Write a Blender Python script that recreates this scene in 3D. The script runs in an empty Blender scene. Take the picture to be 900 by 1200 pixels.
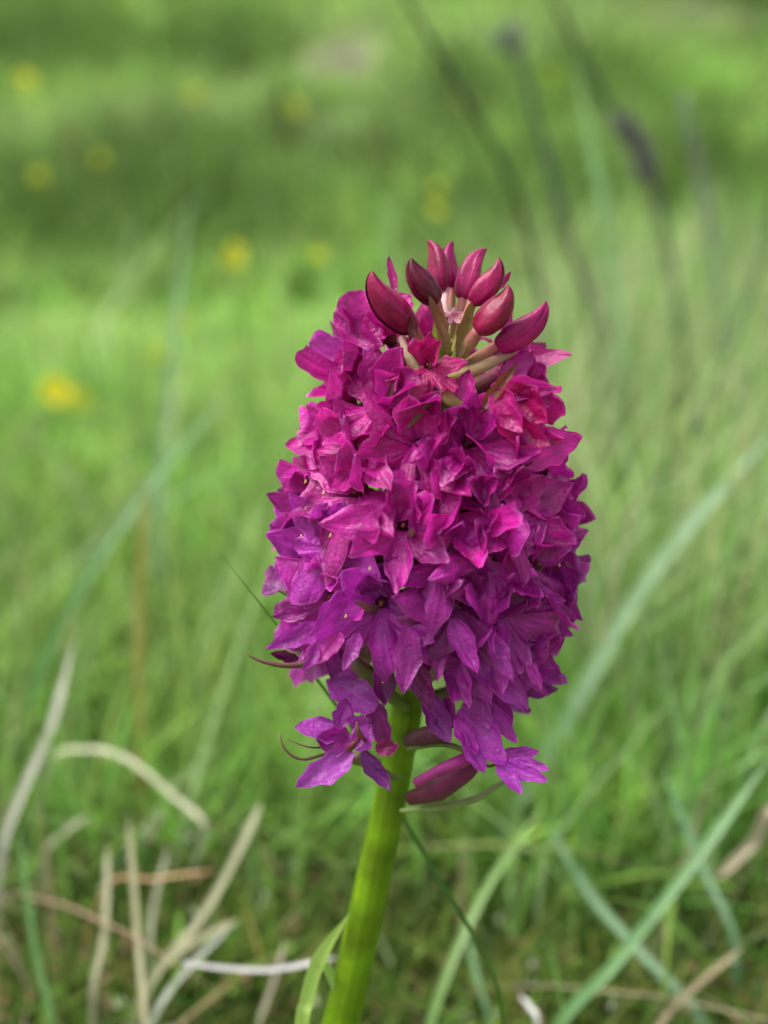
import bpy, math, random
import numpy as np
from mathutils import Vector

rng = np.random.default_rng(7)
random.seed(7)
sc = bpy.context.scene
COL = sc.collection

# ------------------------------------------------------------------ camera, sky, sun, exposure
CAM = np.array([0.0, 0.0, 0.17])
PITCH = math.radians(16)
LENS = 45.0
cd = bpy.data.cameras.new('camera'); cam = bpy.data.objects.new('camera', cd); COL.objects.link(cam)
cam.location = CAM; cam.rotation_euler = (math.pi / 2 - PITCH, 0, 0)
cd.sensor_fit = 'VERTICAL'; cd.sensor_height = 36; cd.sensor_width = 36; cd.lens = LENS
cd.clip_start = 0.005; cd.clip_end = 400
cd.dof.use_dof = True; cd.dof.focus_distance = 0.145; cd.dof.aperture_fstop = 12.0
sc.camera = cam

world = bpy.data.worlds.new("World"); sc.world = world; world.use_nodes = True
wn = world.node_tree.nodes; wl = world.node_tree.links; wn.clear()
SUN_EL, SUN_AZ = math.radians(62), math.radians(-95)      # azimuth from +Y, clockwise positive
sky = wn.new('ShaderNodeTexSky'); sky.sky_type = 'NISHITA'; sky.sun_disc = False
sky.sun_elevation = SUN_EL; sky.sun_rotation = SUN_AZ; sky.dust_density = 4.0; sky.air_density = 1.0
hsv = wn.new('ShaderNodeHueSaturation'); hsv.inputs['Saturation'].default_value = 0.35   # overcast: a greyer sky
bg = wn.new('ShaderNodeBackground'); bg.inputs['Strength'].default_value = 0.115
wo = wn.new('ShaderNodeOutputWorld')
wl.new(sky.outputs[0], hsv.inputs['Color']); wl.new(hsv.outputs[0], bg.inputs['Color']); wl.new(bg.outputs[0], wo.inputs['Surface'])
sd = bpy.data.lights.new('sun', 'SUN'); sd.energy = 1.5; sd.angle = math.radians(40); sd.color = (1.0, 0.97, 0.93)
sun = bpy.data.objects.new('sun', sd); COL.objects.link(sun)
sdir = Vector((math.sin(SUN_AZ) * math.cos(SUN_EL), math.cos(SUN_AZ) * math.cos(SUN_EL), math.sin(SUN_EL)))
sun.rotation_euler = sdir.to_track_quat('Z', 'Y').to_euler(); sun.location = (0, 0, 5)
sc.view_settings.view_transform = 'Standard'; sc.view_settings.look = 'None'
sc.view_settings.exposure = 1.23; sc.view_settings.gamma = 1.0
sc.cycles.use_denoising = True
try: sc.cycles.denoiser = 'OPENIMAGEDENOISE'
except Exception: pass
sc.cycles.max_bounces = 10; sc.cycles.diffuse_bounces = 5; sc.cycles.transmission_bounces = 6
sc.cycles.caustics_reflective = False; sc.cycles.caustics_refractive = False

# ------------------------------------------------------------------ helpers
FWD = np.array([0, math.cos(PITCH), -math.sin(PITCH)])
UPC = np.array([0, math.sin(PITCH), math.cos(PITCH)])
RGT = np.array([1.0, 0, 0])
K = 36 / LENS / 1200.0            # metres per photo pixel at one metre
def at(x, y, d):
    """the point of the place seen at photo pixel x, y, at distance d along the view"""
    return CAM + FWD * d + RGT * ((x - 450) * K * d) + UPC * ((600 - y) * K * d)
def nrm(v):
    v = np.asarray(v, float); return v / max(np.linalg.norm(v), 1e-12)
def smooth(a, b, t):
    u = np.clip((t - a) / (b - a), 0, 1); return u * u * (3 - 2 * u)
def catmull(P, n):
    P = [np.asarray(p, float) for p in P]
    if len(P) == 2:
        return np.array([P[0] + (P[1] - P[0]) * t for t in np.linspace(0, 1, n)])
    Q = [2 * P[0] - P[1]] + P + [2 * P[-1] - P[-2]]
    out = []
    m = len(P) - 1
    for u in np.linspace(0, m, n):
        i = min(int(u), m - 1); t = u - i
        a, b, c, d = Q[i], Q[i + 1], Q[i + 2], Q[i + 3]
        out.append(0.5 * (2 * b + (c - a) * t + (2 * a - 5 * b + 4 * c - d) * t * t + (3 * b - a - 3 * c + d) * t ** 3))
    return np.array(out)
def empty(name, loc):
    o = bpy.data.objects.new(name, None); COL.objects.link(o); o.location = loc
    o.empty_display_size = 0.01; o['_o'] = list(map(float, loc)); return o
def obj(name, V, F, mat, parent=None, origin=None, uv=None, color=None, cols=None, shade=True):
    """one mesh object from world-space vertices V (n,3); its origin stands at `origin`"""
    V = np.asarray(V, float)
    if origin is None: origin = V.mean(0)
    origin = np.asarray(origin, float)
    me = bpy.data.meshes.new(name)
    me.from_pydata((V - origin).tolist(), [], [tuple(map(int, f)) for f in F])
    if shade: me.polygons.foreach_set('use_smooth', [True] * len(me.polygons))
    if uv is not None:
        ul = me.uv_layers.new(name='UVMap')
        idx = np.empty(len(me.loops), dtype=np.int32); me.loops.foreach_get('vertex_index', idx)
        ul.data.foreach_set('uv', np.asarray(uv, dtype=np.float32)[idx].ravel())
    if cols is not None:
        ca = me.color_attributes.new('tint', 'FLOAT_COLOR', 'POINT')
        c4 = np.ones((len(V), 4), dtype=np.float32); c4[:, :3] = cols
        ca.data.foreach_set('color', c4.ravel())
    me.materials.append(mat)
    o = bpy.data.objects.new(name, me); COL.objects.link(o)
    if parent is not None:
        o.parent = parent; po = np.array(parent['_o'])
    else: po = np.zeros(3)
    o.location = origin - po; o['_o'] = [float(a) for a in origin]
    if color is not None: o.color = (*color, 1)
    return o
def tag(o, label=None, cat=None, group=None, kind=None):
    if label: o['label'] = label
    if cat: o['category'] = cat
    if group: o['group'] = group
    if kind: o['kind'] = kind
    return o
def grid_faces(nu, nv, wrap=False):
    f = []
    for i in range(nu - 1):
        for j in range(nv - (0 if wrap else 1)):
            j2 = (j + 1) % nv
            f.append((i * nv + j, i * nv + j2, (i + 1) * nv + j2, (i + 1) * nv + j))
    return f
def frames(P):
    T = np.gradient(P, axis=0); T /= np.linalg.norm(T, axis=1)[:, None] + 1e-12
    N = []
    n = np.cross(T[0], [0, 0, 1.0])
    if np.linalg.norm(n) < .1: n = np.cross(T[0], [0, 1.0, 0])
    n = nrm(n)
    for t in T:
        n = nrm(n - t * np.dot(n, t)); N.append(n)
    N = np.array(N); return T, N, np.cross(T, N)
def tube(P, R, nv=12, ridges=0, ridge=0.0, twist=0.0):
    """a closed tube of radii R along P; returns V, F, uv"""
    P = np.asarray(P); T, N, B = frames(P); n = len(P)
    R = np.interp(np.linspace(0, 1, n), np.linspace(0, 1, len(R)), R)
    V = []; uv = []
    for i in range(n):
        for j in range(nv):
            a = 2 * math.pi * j / nv
            r = R[i] * (1 + ridge * math.cos(ridges * (a + twist * i / n)))
            V.append(P[i] + r * (math.cos(a) * N[i] + math.sin(a) * B[i])); uv.append((i / n, j / nv))
    F = grid_faces(n, nv, True)
    F.append(tuple(range(nv))[::-1]); F.append(tuple((n - 1) * nv + j for j in range(nv)))
    return np.array(V), F, uv
def petal(base, d, n, L, W, bend=0.3, tip=0.0, cup=0.3, ruf=0.12, sway=0.0, a=0.55, b=1.0, nu=20, nv=13, basew=0.3, r=None, crease=0.12):
    """a petal sheet: grows from base along d, its inner face looks to n"""
    r = r or random
    d = nrm(d); n = nrm(np.asarray(n) - d * np.dot(d, n)); w = np.cross(d, n)
    tm = a / (a + b); mx = tm ** a * (1 - tm) ** b
    ph = r.uniform(0, 6.28); ph2 = r.uniform(0, 6.28); fr = r.uniform(6, 11); fr2 = r.uniform(12, 19)
    ed1, ed2 = r.uniform(0, 6.28), r.uniform(0, 6.28)
    wk = .022; wav = r.uniform(-.12, .12); tw_ = r.gauss(0, .45); wf = r.uniform(9, 14); rim = r.uniform(-.1, .35)
    c = np.array(base, float); V = []; uv = []; prev = 0
    for i in range(nu):
        t = i / (nu - 1); dt = t - prev; prev = t
        th = bend * t + tip * t ** 3
        sv = sway * t
        dd = nrm(math.cos(th) * d + math.sin(th) * n + sv * w); nn = nrm(-math.sin(th) * d + math.cos(th) * n)
        ww = np.cross(dd, nn)
        c = c + dd * L * dt + ww * (wav * W * math.cos(fr * t + ph2) * dt * 3)
        hw = W / 2 * max(t ** a * (1 - t) ** b / mx, basew * (1 - t * 1.5), 0.015)
        for j in range(nv):
            s = -1 + 2 * j / (nv - 1)
            ph_s = ph if s < 0 else ph2
            e = 1 + 0.10 * math.sin(fr2 * t + (ed1 if s < 0 else ed2)) * abs(s) + 0.03 * math.sin(31 * t + ed1 + s)
            z = cup * hw * s * s + ruf * W * .5 * math.sin(fr * t + ph_s) * s * s * t * (1.15 - t) * 2.2 \
                - crease * hw * math.exp(-(s / .22) ** 2) + 0.03 * W * math.sin(9 * t + 4 * s + ph)
            z += wk * W * (math.sin(wf * s + 3 * t + ph2) * (.5 + .5 * math.sin(5 * t + ph)) * .6 + math.sin(13 * t + 5 * s * s + ed1) * .35)
            z += tw_ * t * s * hw
            if abs(s) > .7: z += rim * W * (abs(s) - .7) * (1 if s > 0 else .6) * min(1, 3 * t)
            V.append(c + ww * s * hw * e * (1 - .12 * abs(cup) * s * s) + nn * z); uv.append((t, j / (nv - 1)))
    return np.array(V), grid_faces(nu, nv), uv
def lip(base, down, out, L, spread=0.9, back=0.55, r=None, nu=15, nv=61, ls=(1, 1, 1), cupside=0.0, half=1.25):
    """three-lobed lip: a fan about `base`, middle lobe along `down`, its face looks to `out`"""
    r = r or random
    d = nrm(down); n = nrm(np.asarray(out) - d * np.dot(d, out)); w = np.cross(d, n)
    cs = (-spread, 0.0, spread); wd = spread / 2
    p1, p2, p3 = (r.uniform(0, 6.28) for _ in range(3))
    V = []; uv = []; cc = [r.uniform(-.7, 1.5) for _ in range(3)]; cl = [r.uniform(-.5, .5) for _ in range(3)]
    for i in range(nu):
        t = i / (nu - 1)
        for j in range(nv):
            ph = -half * spread * 1.15 + 2 * half * spread * 1.15 * j / (nv - 1)
            k = min(range(3), key=lambda q: abs(ph - cs[q]))
            u = (ph - cs[k]) / (wd if abs(ph) < spread else wd * 1.5)
            rr = ls[k] * (1 - 0.46 * min(abs(u), 1.6) ** 1.3 + .05 * math.exp(-(u / .12) ** 2)) * (1 + .035 * math.sin(13 * ph + p1) + .02 * math.sin(29 * ph + p2))
            rr = L * max(rr, .12)
            q = t * rr
            # leaves the throat outwards, then turns back; every lobe is a shallow vault with a crease
            z = 0.30 * q - back * q * q / L
            z += 0.10 * L * t * t * (math.cos(min(abs(u), 1.0) * math.pi) ) * .5
            z += cupside * L * (ph / spread) ** 2 * t
            z += 0.075 * L * t ** 2 * math.sin(5.1 * ph + p1 + 3 * t) + .035 * L * t ** 3 * math.sin(15 * ph + p3)
            z += cc[k] * L * max(0, t - .5) ** 2 * (1 - .5 * min(abs(u), 1)) + cl[k] * L * .5 * u * t * t; q *= 1 - .35 * max(0, cc[k]) * max(0, t - .6) ** 1.5
            z += .009 * L * (math.sin(34 * ph + p2) * t + math.sin(16 * t + 7 * ph + p3) * t)
            V.append(np.array(base) + d * (q * math.cos(ph)) + w * (q * math.sin(ph)) + n * z)
            uv.append((t, .5 + .5 * u * .5))
    return np.array(V), grid_faces(nu, nv), uv

# ------------------------------------------------------------------ materials
def new_mat(name):
    m = bpy.data.materials.new(name); m.use_nodes = True; nt = m.node_tree; nt.nodes.clear()
    return m, nt.nodes, nt.links
def leafy(name, src, rough=0.5, transl=0.3, bump=0.0, bscale=1500, var=0.25, nscale=300, spec=0.5, veins=0.0, edge=None, sheen=0.0, tcol=1.3, streak=None, sparkle=0.0):
    """thin plant tissue. src: 'object' colour or 'tint' vertex attribute (the tissue's own colour)"""
    m, N, Lk = new_mat(name)
    if src == 'object': c = N.new('ShaderNodeObjectInfo'); cout = c.outputs['Color']
    else: c = N.new('ShaderNodeAttribute'); c.attribute_name = 'tint'; cout = c.outputs['Color']
    tc = N.new('ShaderNodeTexCoord')
    noi = N.new('ShaderNodeTexNoise'); noi.inputs['Scale'].default_value = nscale; noi.inputs['Detail'].default_value = 4
    Lk.new(tc.outputs['Object'], noi.inputs['Vector'])
    mr = N.new('ShaderNodeMapRange'); mr.inputs[1].default_value = .3; mr.inputs[2].default_value = .7
    mr.inputs[3].default_value = 1 - var; mr.inputs[4].default_value = 1 + var
    Lk.new(noi.outputs['Fac'], mr.inputs[0])
    mul = N.new('ShaderNodeMix'); mul.data_type = 'RGBA'; mul.blend_type = 'MULTIPLY'; mul.inputs['Factor'].default_value = 1
    Lk.new(cout, mul.inputs['A']); Lk.new(mr.outputs[0], mul.inputs['B']); cout = mul.outputs['Result']
    if veins:
        sep = N.new('ShaderNodeSeparateXYZ'); Lk.new(tc.outputs['UV'], sep.inputs[0])
        mp = N.new('ShaderNodeMapping'); mp.inputs['Scale'].default_value = (1.6, 26, 1)
        Lk.new(tc.outputs['UV'], mp.inputs['Vector'])
        n2 = N.new('ShaderNodeTexNoise'); n2.inputs['Scale'].default_value = 1; n2.inputs['Detail'].default_value = 2
        Lk.new(mp.outputs[0], n2.inputs['Vector'])
        r2 = N.new('ShaderNodeMapRange'); r2.inputs[1].default_value = .35; r2.inputs[2].default_value = .65
        r2.inputs[3].default_value = 1 - veins; r2.inputs[4].default_value = 1 + veins
        Lk.new(n2.outputs['Fac'], r2.inputs[0])
        m2 = N.new('ShaderNodeMix'); m2.data_type = 'RGBA'; m2.blend_type = 'MULTIPLY'; m2.inputs['Factor'].default_value = 1
        Lk.new(cout, m2.inputs['A']); Lk.new(r2.outputs[0], m2.inputs['B']); cout = m2.outputs['Result']
    if edge:      # the rim and tip of the tissue fade to a paler edge colour, withered tan in spots
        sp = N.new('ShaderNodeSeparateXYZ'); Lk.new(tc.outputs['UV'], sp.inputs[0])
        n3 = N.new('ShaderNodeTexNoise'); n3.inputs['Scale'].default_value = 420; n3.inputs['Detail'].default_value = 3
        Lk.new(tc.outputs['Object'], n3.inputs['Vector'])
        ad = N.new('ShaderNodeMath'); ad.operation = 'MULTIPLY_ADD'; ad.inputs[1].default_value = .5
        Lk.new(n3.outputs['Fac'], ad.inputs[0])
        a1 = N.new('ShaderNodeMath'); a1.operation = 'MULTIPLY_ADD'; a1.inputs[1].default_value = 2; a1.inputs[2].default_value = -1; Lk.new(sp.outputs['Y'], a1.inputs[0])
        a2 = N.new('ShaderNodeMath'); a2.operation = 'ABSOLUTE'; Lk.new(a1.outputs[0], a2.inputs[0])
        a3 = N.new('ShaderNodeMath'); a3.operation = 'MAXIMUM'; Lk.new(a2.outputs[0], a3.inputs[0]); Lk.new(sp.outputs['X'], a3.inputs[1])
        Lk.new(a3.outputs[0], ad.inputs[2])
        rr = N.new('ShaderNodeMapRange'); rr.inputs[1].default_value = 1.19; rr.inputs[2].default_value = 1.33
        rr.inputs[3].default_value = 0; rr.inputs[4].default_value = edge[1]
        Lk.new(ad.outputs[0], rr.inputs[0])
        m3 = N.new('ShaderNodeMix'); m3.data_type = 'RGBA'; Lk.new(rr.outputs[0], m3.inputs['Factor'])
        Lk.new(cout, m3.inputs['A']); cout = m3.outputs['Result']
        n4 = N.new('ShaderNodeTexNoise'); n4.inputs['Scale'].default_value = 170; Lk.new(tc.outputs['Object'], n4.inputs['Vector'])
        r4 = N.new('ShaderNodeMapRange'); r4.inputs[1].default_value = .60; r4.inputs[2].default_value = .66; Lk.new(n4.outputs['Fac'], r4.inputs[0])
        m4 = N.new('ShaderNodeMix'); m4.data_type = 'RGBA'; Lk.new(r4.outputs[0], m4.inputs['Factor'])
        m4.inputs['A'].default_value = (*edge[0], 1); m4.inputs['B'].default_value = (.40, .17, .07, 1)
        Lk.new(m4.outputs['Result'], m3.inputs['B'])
    p = N.new('ShaderNodeBsdfPrincipled'); Lk.new(cout, p.inputs['Base Color'])
    p.inputs['Roughness'].default_value = rough; p.inputs['Specular IOR Level'].default_value = spec
    if sheen:
        p.inputs['Sheen Weight'].default_value = sheen; p.inputs['Sheen Roughness'].default_value = .4
        p.inputs['Sheen Tint'].default_value = (1, .75, 1, 1)
    if bump:
        nb = N.new('ShaderNodeTexNoise'); nb.inputs['Scale'].default_value = bscale; nb.inputs['Detail'].default_value = 2
        Lk.new(tc.outputs['Object'], nb.inputs['Vector'])
        bp = N.new('ShaderNodeBump'); bp.inputs['Strength'].default_value = bump; bp.inputs['Distance'].default_value = .0002
        Lk.new(nb.outputs['Fac'], bp.inputs['Height']); Lk.new(bp.outputs[0], p.inputs['Normal'])
    out = N.new('ShaderNodeOutputMaterial')
    if transl:
        tr = N.new('ShaderNodeBsdfTranslucent')
        g = N.new('ShaderNodeMix'); g.data_type = 'RGBA'; g.blend_type = 'MULTIPLY'; g.inputs['Factor'].default_value = 1
        Lk.new(cout, g.inputs['A']); g.inputs['B'].default_value = (tcol, tcol, tcol, 1)
        Lk.new(g.outputs['Result'], tr.inputs['Color'])
        mx = N.new('ShaderNodeMixShader'); mx.inputs[0].default_value = transl
        Lk.new(p.outputs[0], mx.inputs[1]); Lk.new(tr.outputs[0], mx.inputs[2]); Lk.new(mx.outputs[0], out.inputs['Surface'])
    else: Lk.new(p.outputs[0], out.inputs['Surface'])
    return m
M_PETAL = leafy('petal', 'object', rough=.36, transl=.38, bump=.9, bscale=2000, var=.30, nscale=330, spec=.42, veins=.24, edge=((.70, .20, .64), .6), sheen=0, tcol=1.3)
M_BUD = leafy('bud', 'object', rough=.36, transl=0, bump=.35, bscale=1900, var=.35, nscale=420, spec=.25, veins=.25)
M_OVARY = leafy('ovary', 'tint', rough=.45, spec=.2, transl=0, bump=.4, bscale=1800, var=.15, nscale=400)
M_STEM = leafy('stem', 'object', rough=.42, spec=.25, transl=0, bump=.5, bscale=1300, var=.2, nscale=200, veins=.3)
M_BRACT = leafy('bract', 'object', rough=.4, transl=.25, bump=.4, var=.3, nscale=350, veins=.2)
M_THROAT = leafy('throat', 'object', rough=.5, transl=0, bump=.6, var=.4, nscale=900)
M_BLADE = leafy('blade', 'object', rough=.42, transl=.35, var=.15, nscale=60, veins=.12)
M_STRAW = leafy('straw', 'object', rough=.6, transl=.2, var=.25, nscale=70, veins=.25)
M_GRASS = leafy('grass', 'tint', rough=.55, spec=.15, transl=.35, var=.08, nscale=30)
M_YELLOW = leafy('yellow_petal', 'object', rough=.3, transl=.2, var=.06, nscale=100)

# ------------------------------------------------------------------ the lie of the land
def wob(x, y):
    return (np.sin(1.7 * x + 2.1 * y + 1) + np.sin(-2.9 * x + 1.3 * y + 2) + .6 * np.sin(5.3 * x + 3.7 * y) + .5 * np.sin(-6.1 * x + 7.3 * y + 4)) / 3.1
def height(x, y):
    x = np.asarray(x, float); y = np.asarray(y, float)
    e = y + .22 * np.sin(1.3 * x + .6) + .1 * np.sin(4 * x)
    z = .18 * smooth(1.3, 2.7, e) + .10 * np.clip(e - 2.3, 0, 2.2) + .40 * smooth(3.4, 5.4, e) + .22 * np.clip(y - 4.6, 0, 60)
    z += wob(x, y) * .03 * smooth(.8, 2.0, y) + .05 * wob(.7 * x, .7 * y + 3) * smooth(2, 4, y)
    z += .004 * np.sin(40 * x + 3) * np.sin(33 * y) * smooth(.1, .3, y)
    return z
def at_ground(px, py, lift=0.0):
    """ground point seen at a photo pixel"""
    dv = FWD + RGT * ((px - 450) * K) + UPC * ((600 - py) * K)
    t = .1
    while t < 40:
        p = CAM + dv * t
        if p[2] <= height(p[0], p[1]) + lift: break
        t *= 1.01
    return p
# patches of other vegetation and bare soil, in the place's own coordinates: x, y, radius x, radius y, kind strength
def patch(px, py, rx, ry):
    c = at_ground(px, py); e = at_ground(px + rx, py); f = at_ground(px, py - ry); g = at_ground(px, py + ry)
    return (c[0], c[1], abs(e[0] - c[0]) + .01, (abs(f[1] - c[1]) + abs(g[1] - c[1])) / 2 + .02)
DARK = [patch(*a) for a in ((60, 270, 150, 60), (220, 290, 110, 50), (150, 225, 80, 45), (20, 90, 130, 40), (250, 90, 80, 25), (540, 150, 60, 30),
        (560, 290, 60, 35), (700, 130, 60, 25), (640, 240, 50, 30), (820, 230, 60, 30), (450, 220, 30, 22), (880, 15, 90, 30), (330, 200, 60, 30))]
SOIL = [patch(*a) for a in ((395, 85, 45, 28), (280, 110, 30, 16), (840, 25, 60, 16), (75, 225, 30, 35), (470, 110, 50, 12), (690, 85, 60, 12), (380, 150, 60, 12))]
PALE = [patch(*a) for a in ((180, 170, 200, 30), (420, 170, 90, 30), (300, 480, 60, 50), (90, 400, 60, 30), (740, 40, 110, 25), (600, 60, 90, 25), (720, 520, 60, 40), (420, 40, 80, 22), (620, 330, 60, 25))]
def field(P, x, y):
    v = np.zeros(np.shape(x))
    for cx, cy, rx, ry in P:
        v = np.maximum(v, np.exp(-(((x - cx) / rx) ** 2 + ((y - cy) / ry) ** 2)))
    return v
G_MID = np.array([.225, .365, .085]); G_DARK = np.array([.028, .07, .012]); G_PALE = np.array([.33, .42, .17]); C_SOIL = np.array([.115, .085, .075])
def veg_colour(x, y, r=None):
    x = np.asarray(x, float); y = np.asarray(y, float)
    n = (wob(3 * x, 3 * y) * .5 + wob(9 * x + 3, 9 * y) * .3)[:, None]
    m = (wob(22 * x + 1, 9 * y + 2) * .6 + wob(47 * x, 19 * y + 5) * .5)[:, None]
    c = G_MID * np.exp(.35 * n + .75 * m) + np.array([.04, .01, .01]) * wob(14 * x + 9, 7 * y)[:, None]
    p = field(PALE, x, y)[:, None]; c = c * (1 - .7 * p) + G_PALE * .7 * p
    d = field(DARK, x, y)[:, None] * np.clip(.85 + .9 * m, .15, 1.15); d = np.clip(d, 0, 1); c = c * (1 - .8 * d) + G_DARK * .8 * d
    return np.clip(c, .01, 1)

def make_ground():
    nx, ny = 190, 260
    u = np.linspace(-1, 1, nx); xs = 45 * np.sinh(4.6 * u) / math.sinh(4.6)
    v = np.linspace(-.35, 1, ny); ys = 70 * np.sinh(5.2 * v) / math.sinh(5.2)
    X, Y = np.meshgrid(xs, ys); X = X.ravel(); Y = Y.ravel()
    V = np.stack([X, Y, height(X, Y)], 1)
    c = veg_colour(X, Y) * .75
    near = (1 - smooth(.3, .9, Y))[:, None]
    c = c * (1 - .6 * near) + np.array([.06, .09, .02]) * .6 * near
    s = field(SOIL, X, Y)[:, None]; c = c * (1 - s) + C_SOIL * s
    m, N, Lk = new_mat('meadow_ground')
    a = N.new('ShaderNodeAttribute'); a.attribute_name = 'tint'
    tc = N.new('ShaderNodeTexCoord')
    no = N.new('ShaderNodeTexNoise'); no.inputs['Scale'].default_value = 9; no.inputs['Detail'].default_value = 8; no.inputs['Roughness'].default_value = .65
    Lk.new(tc.outputs['Object'], no.inputs['Vector'])
    mr = N.new('ShaderNodeMapRange'); mr.inputs[1].default_value = .3; mr.inputs[2].default_value = .7; mr.inputs[3].default_value = .5; mr.inputs[4].default_value = 1.5
    Lk.new(no.outputs['Fac'], mr.inputs[0])
    mu = N.new('ShaderNodeMix'); mu.data_type = 'RGBA'; mu.blend_type = 'MULTIPLY'; mu.inputs['Factor'].default_value = 1
    Lk.new(a.outputs['Color'], mu.inputs['A']); Lk.new(mr.outputs[0], mu.inputs['B'])
    p = N.new('ShaderNodeBsdfPrincipled'); p.inputs['Roughness'].default_value = .9; p.inputs['Specular IOR Level'].default_value = .2
    Lk.new(mu.outputs['Result'], p.inputs['Base Color'])
    b = N.new('ShaderNodeBump'); b.inputs['Strength'].default_value = .8; b.inputs['Distance'].default_value = .02
    Lk.new(no.outputs['Fac'], b.inputs['Height']); Lk.new(b.outputs[0], p.inputs['Normal'])
    o = N.new('ShaderNodeOutputMaterial'); Lk.new(p.outputs[0], o.inputs['Surface'])
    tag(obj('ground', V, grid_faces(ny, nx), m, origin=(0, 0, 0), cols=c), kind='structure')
make_ground()

def blades(name, x, y, h, w, col, lean=.5, seg=4, curl=.6, sink=.004):
    """many grass leaves in one mesh (they are ground cover nobody could count)"""
    n = len(x); z = height(x, y) - sink
    az = rng.uniform(0, 2 * np.pi, n); face = az + rng.normal(0, .7, n)
    ln = np.abs(rng.normal(0, lean, n)); t = np.linspace(0, 1, seg + 1)
    V = np.zeros((n, seg * 2 + 1, 3)); C = np.zeros((n, seg * 2 + 1, 3))
    bx, by = -np.sin(face), np.cos(face)
    for k, tt in enumerate(t):
        off = h * (ln * tt + curl * ln * tt ** 2.2)
        zz = z + h * tt * np.sqrt(np.clip(1 - (ln * tt * .55) ** 2, .15, 1))
        cx, cy = x + off * np.cos(az), y + off * np.sin(az)
        hw = w * .5 * (1 - tt ** 1.8) * (.6 + .4 * min(1, tt * 4))
        if k < seg:
            V[:, 2 * k] = np.stack([cx - bx * hw, cy - by * hw, zz], 1); V[:, 2 * k + 1] = np.stack([cx + bx * hw, cy + by * hw, zz], 1)
            C[:, 2 * k] = C[:, 2 * k + 1] = col * (1 if k else .8)
        else: V[:, 2 * k] = np.stack([cx, cy, zz], 1); C[:, 2 * k] = col
    m = seg * 2 + 1; base = (np.arange(n) * m)[:, None]
    quads = []
    for k in range(seg - 1): quads.append(base + np.array([2 * k, 2 * k + 1, 2 * k + 3, 2 * k + 2]))
    Q = np.concatenate(quads, 0); T = base + np.array([2 * seg - 2, 2 * seg - 1, 2 * seg])
    me = bpy.data.meshes.new(name)
    Vf = V.reshape(-1, 3); nl = Q.size + T.size
    me.vertices.add(len(Vf)); me.vertices.foreach_set('co', Vf.astype(np.float32).ravel())
    me.loops.add(nl); me.loops.foreach_set('vertex_index', np.concatenate([Q.ravel(), T.ravel()]).astype(np.int32))
    me.polygons.add(len(Q) + len(T))
    ls = np.concatenate([np.arange(len(Q)) * 4, len(Q) * 4 + np.arange(len(T)) * 3]).astype(np.int32)
    me.polygons.foreach_set('loop_start', ls)
    me.update(calc_edges=True)
    ca = me.color_attributes.new('tint', 'FLOAT_COLOR', 'POINT')
    c4 = np.ones((len(Vf), 4), dtype=np.float32); c4[:, :3] = C.reshape(-1, 3); ca.data.foreach_set('color', c4.ravel())
    me.polygons.foreach_set('use_smooth', [True] * len(me.polygons))
    me.materials.append(M_GRASS)
    o = bpy.data.objects.new(name, me); COL.objects.link(o); return tag(o, kind='stuff')
def wedge(n, y0, y1, k=.62, m=.10):
    y = np.exp(rng.uniform(math.log(y0), math.log(y1), n)); x = rng.uniform(-1, 1, n) * (k * y + m); return x, y
def jit(c, s=.25):
    return np.clip(c * np.exp(rng.normal(0, s, (len(c), 1))) * (1 + rng.normal(0, .08, c.shape)), .004, 1)

# short turf, thick and green, from the feet of the orchid to the first bank
x, y = wedge(26000, .26, 1.7)
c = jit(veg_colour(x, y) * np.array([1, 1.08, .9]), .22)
tag(blades('short_grass', x, y, rng.uniform(.018, .05, len(x)), rng.uniform(.0015, .0035, len(x)), c, .6), 'short bright green turf grass spreading behind the orchid', 'grass')
# finer growth at the feet of the orchid
x, y = wedge(14000, .19, .5, .75, .06)
c = jit(np.tile([.075, .15, .022], (len(x), 1)) + rng.uniform(0, 1, (len(x), 1)) ** 3 * np.array([.12, .05, .03]), .35)
tag(blades('low_grass', x, y, rng.uniform(.01, .03, len(x)), rng.uniform(.001, .0022, len(x)), c, .8), 'low dark green and brownish grass at the foot of the orchid', 'grass')
# turf on the banks and the hill
x, y = wedge(60000, 1.4, 9, .6, .1)
keep = field(SOIL, x, y) < rng.uniform(.05, .45, len(x)); x, y = x[keep], y[keep]
dk = field(DARK, x, y)
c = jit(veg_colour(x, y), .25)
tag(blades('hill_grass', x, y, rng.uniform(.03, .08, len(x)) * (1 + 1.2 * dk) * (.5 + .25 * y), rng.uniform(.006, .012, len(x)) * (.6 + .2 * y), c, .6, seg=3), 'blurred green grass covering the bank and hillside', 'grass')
# tall thin grass on the right and behind
x, y = wedge(8500, .30, 1.3, .62, .1)
keep = (x > -.02 + .1 * y) | (rng.uniform(0, 1, len(x)) < .04); x, y = x[keep], y[keep]
mixv = rng.uniform(0, 1, (len(x), 1))
c = jit(np.where(mixv < .4, np.array([.22, .36, .09]), np.where(mixv < .9, np.array([.32, .40, .19]), np.array([.50, .46, .27]))), .2)
tag(blades('tall_grass', x, y, rng.uniform(.06, .17, len(x)) * (.6 + .4 * np.clip(y, 0, 1)), rng.uniform(.0014, .0042, len(x)), c, .38, seg=6), 'tall thin light green grass with some straw on the right', 'grass')
# fine upright leaves close behind the orchid, mostly on the right
x, y = wedge(3600, .235, .55, .75, .02)
keep = (x > .02) | (rng.uniform(0, 1, len(x)) < .25); x, y = x[keep], y[keep]
c = jit(np.where(rng.uniform(0, 1, (len(x), 1)) < .7, np.array([.17, .33, .07]), np.array([.26, .38, .15])), .2)
tag(blades('fine_grass', x, y, rng.uniform(.03, .085, len(x)), rng.uniform(.0009, .0022, len(x)), c, .45, seg=6), 'fine soft green grass leaves close behind the orchid', 'grass')
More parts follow.
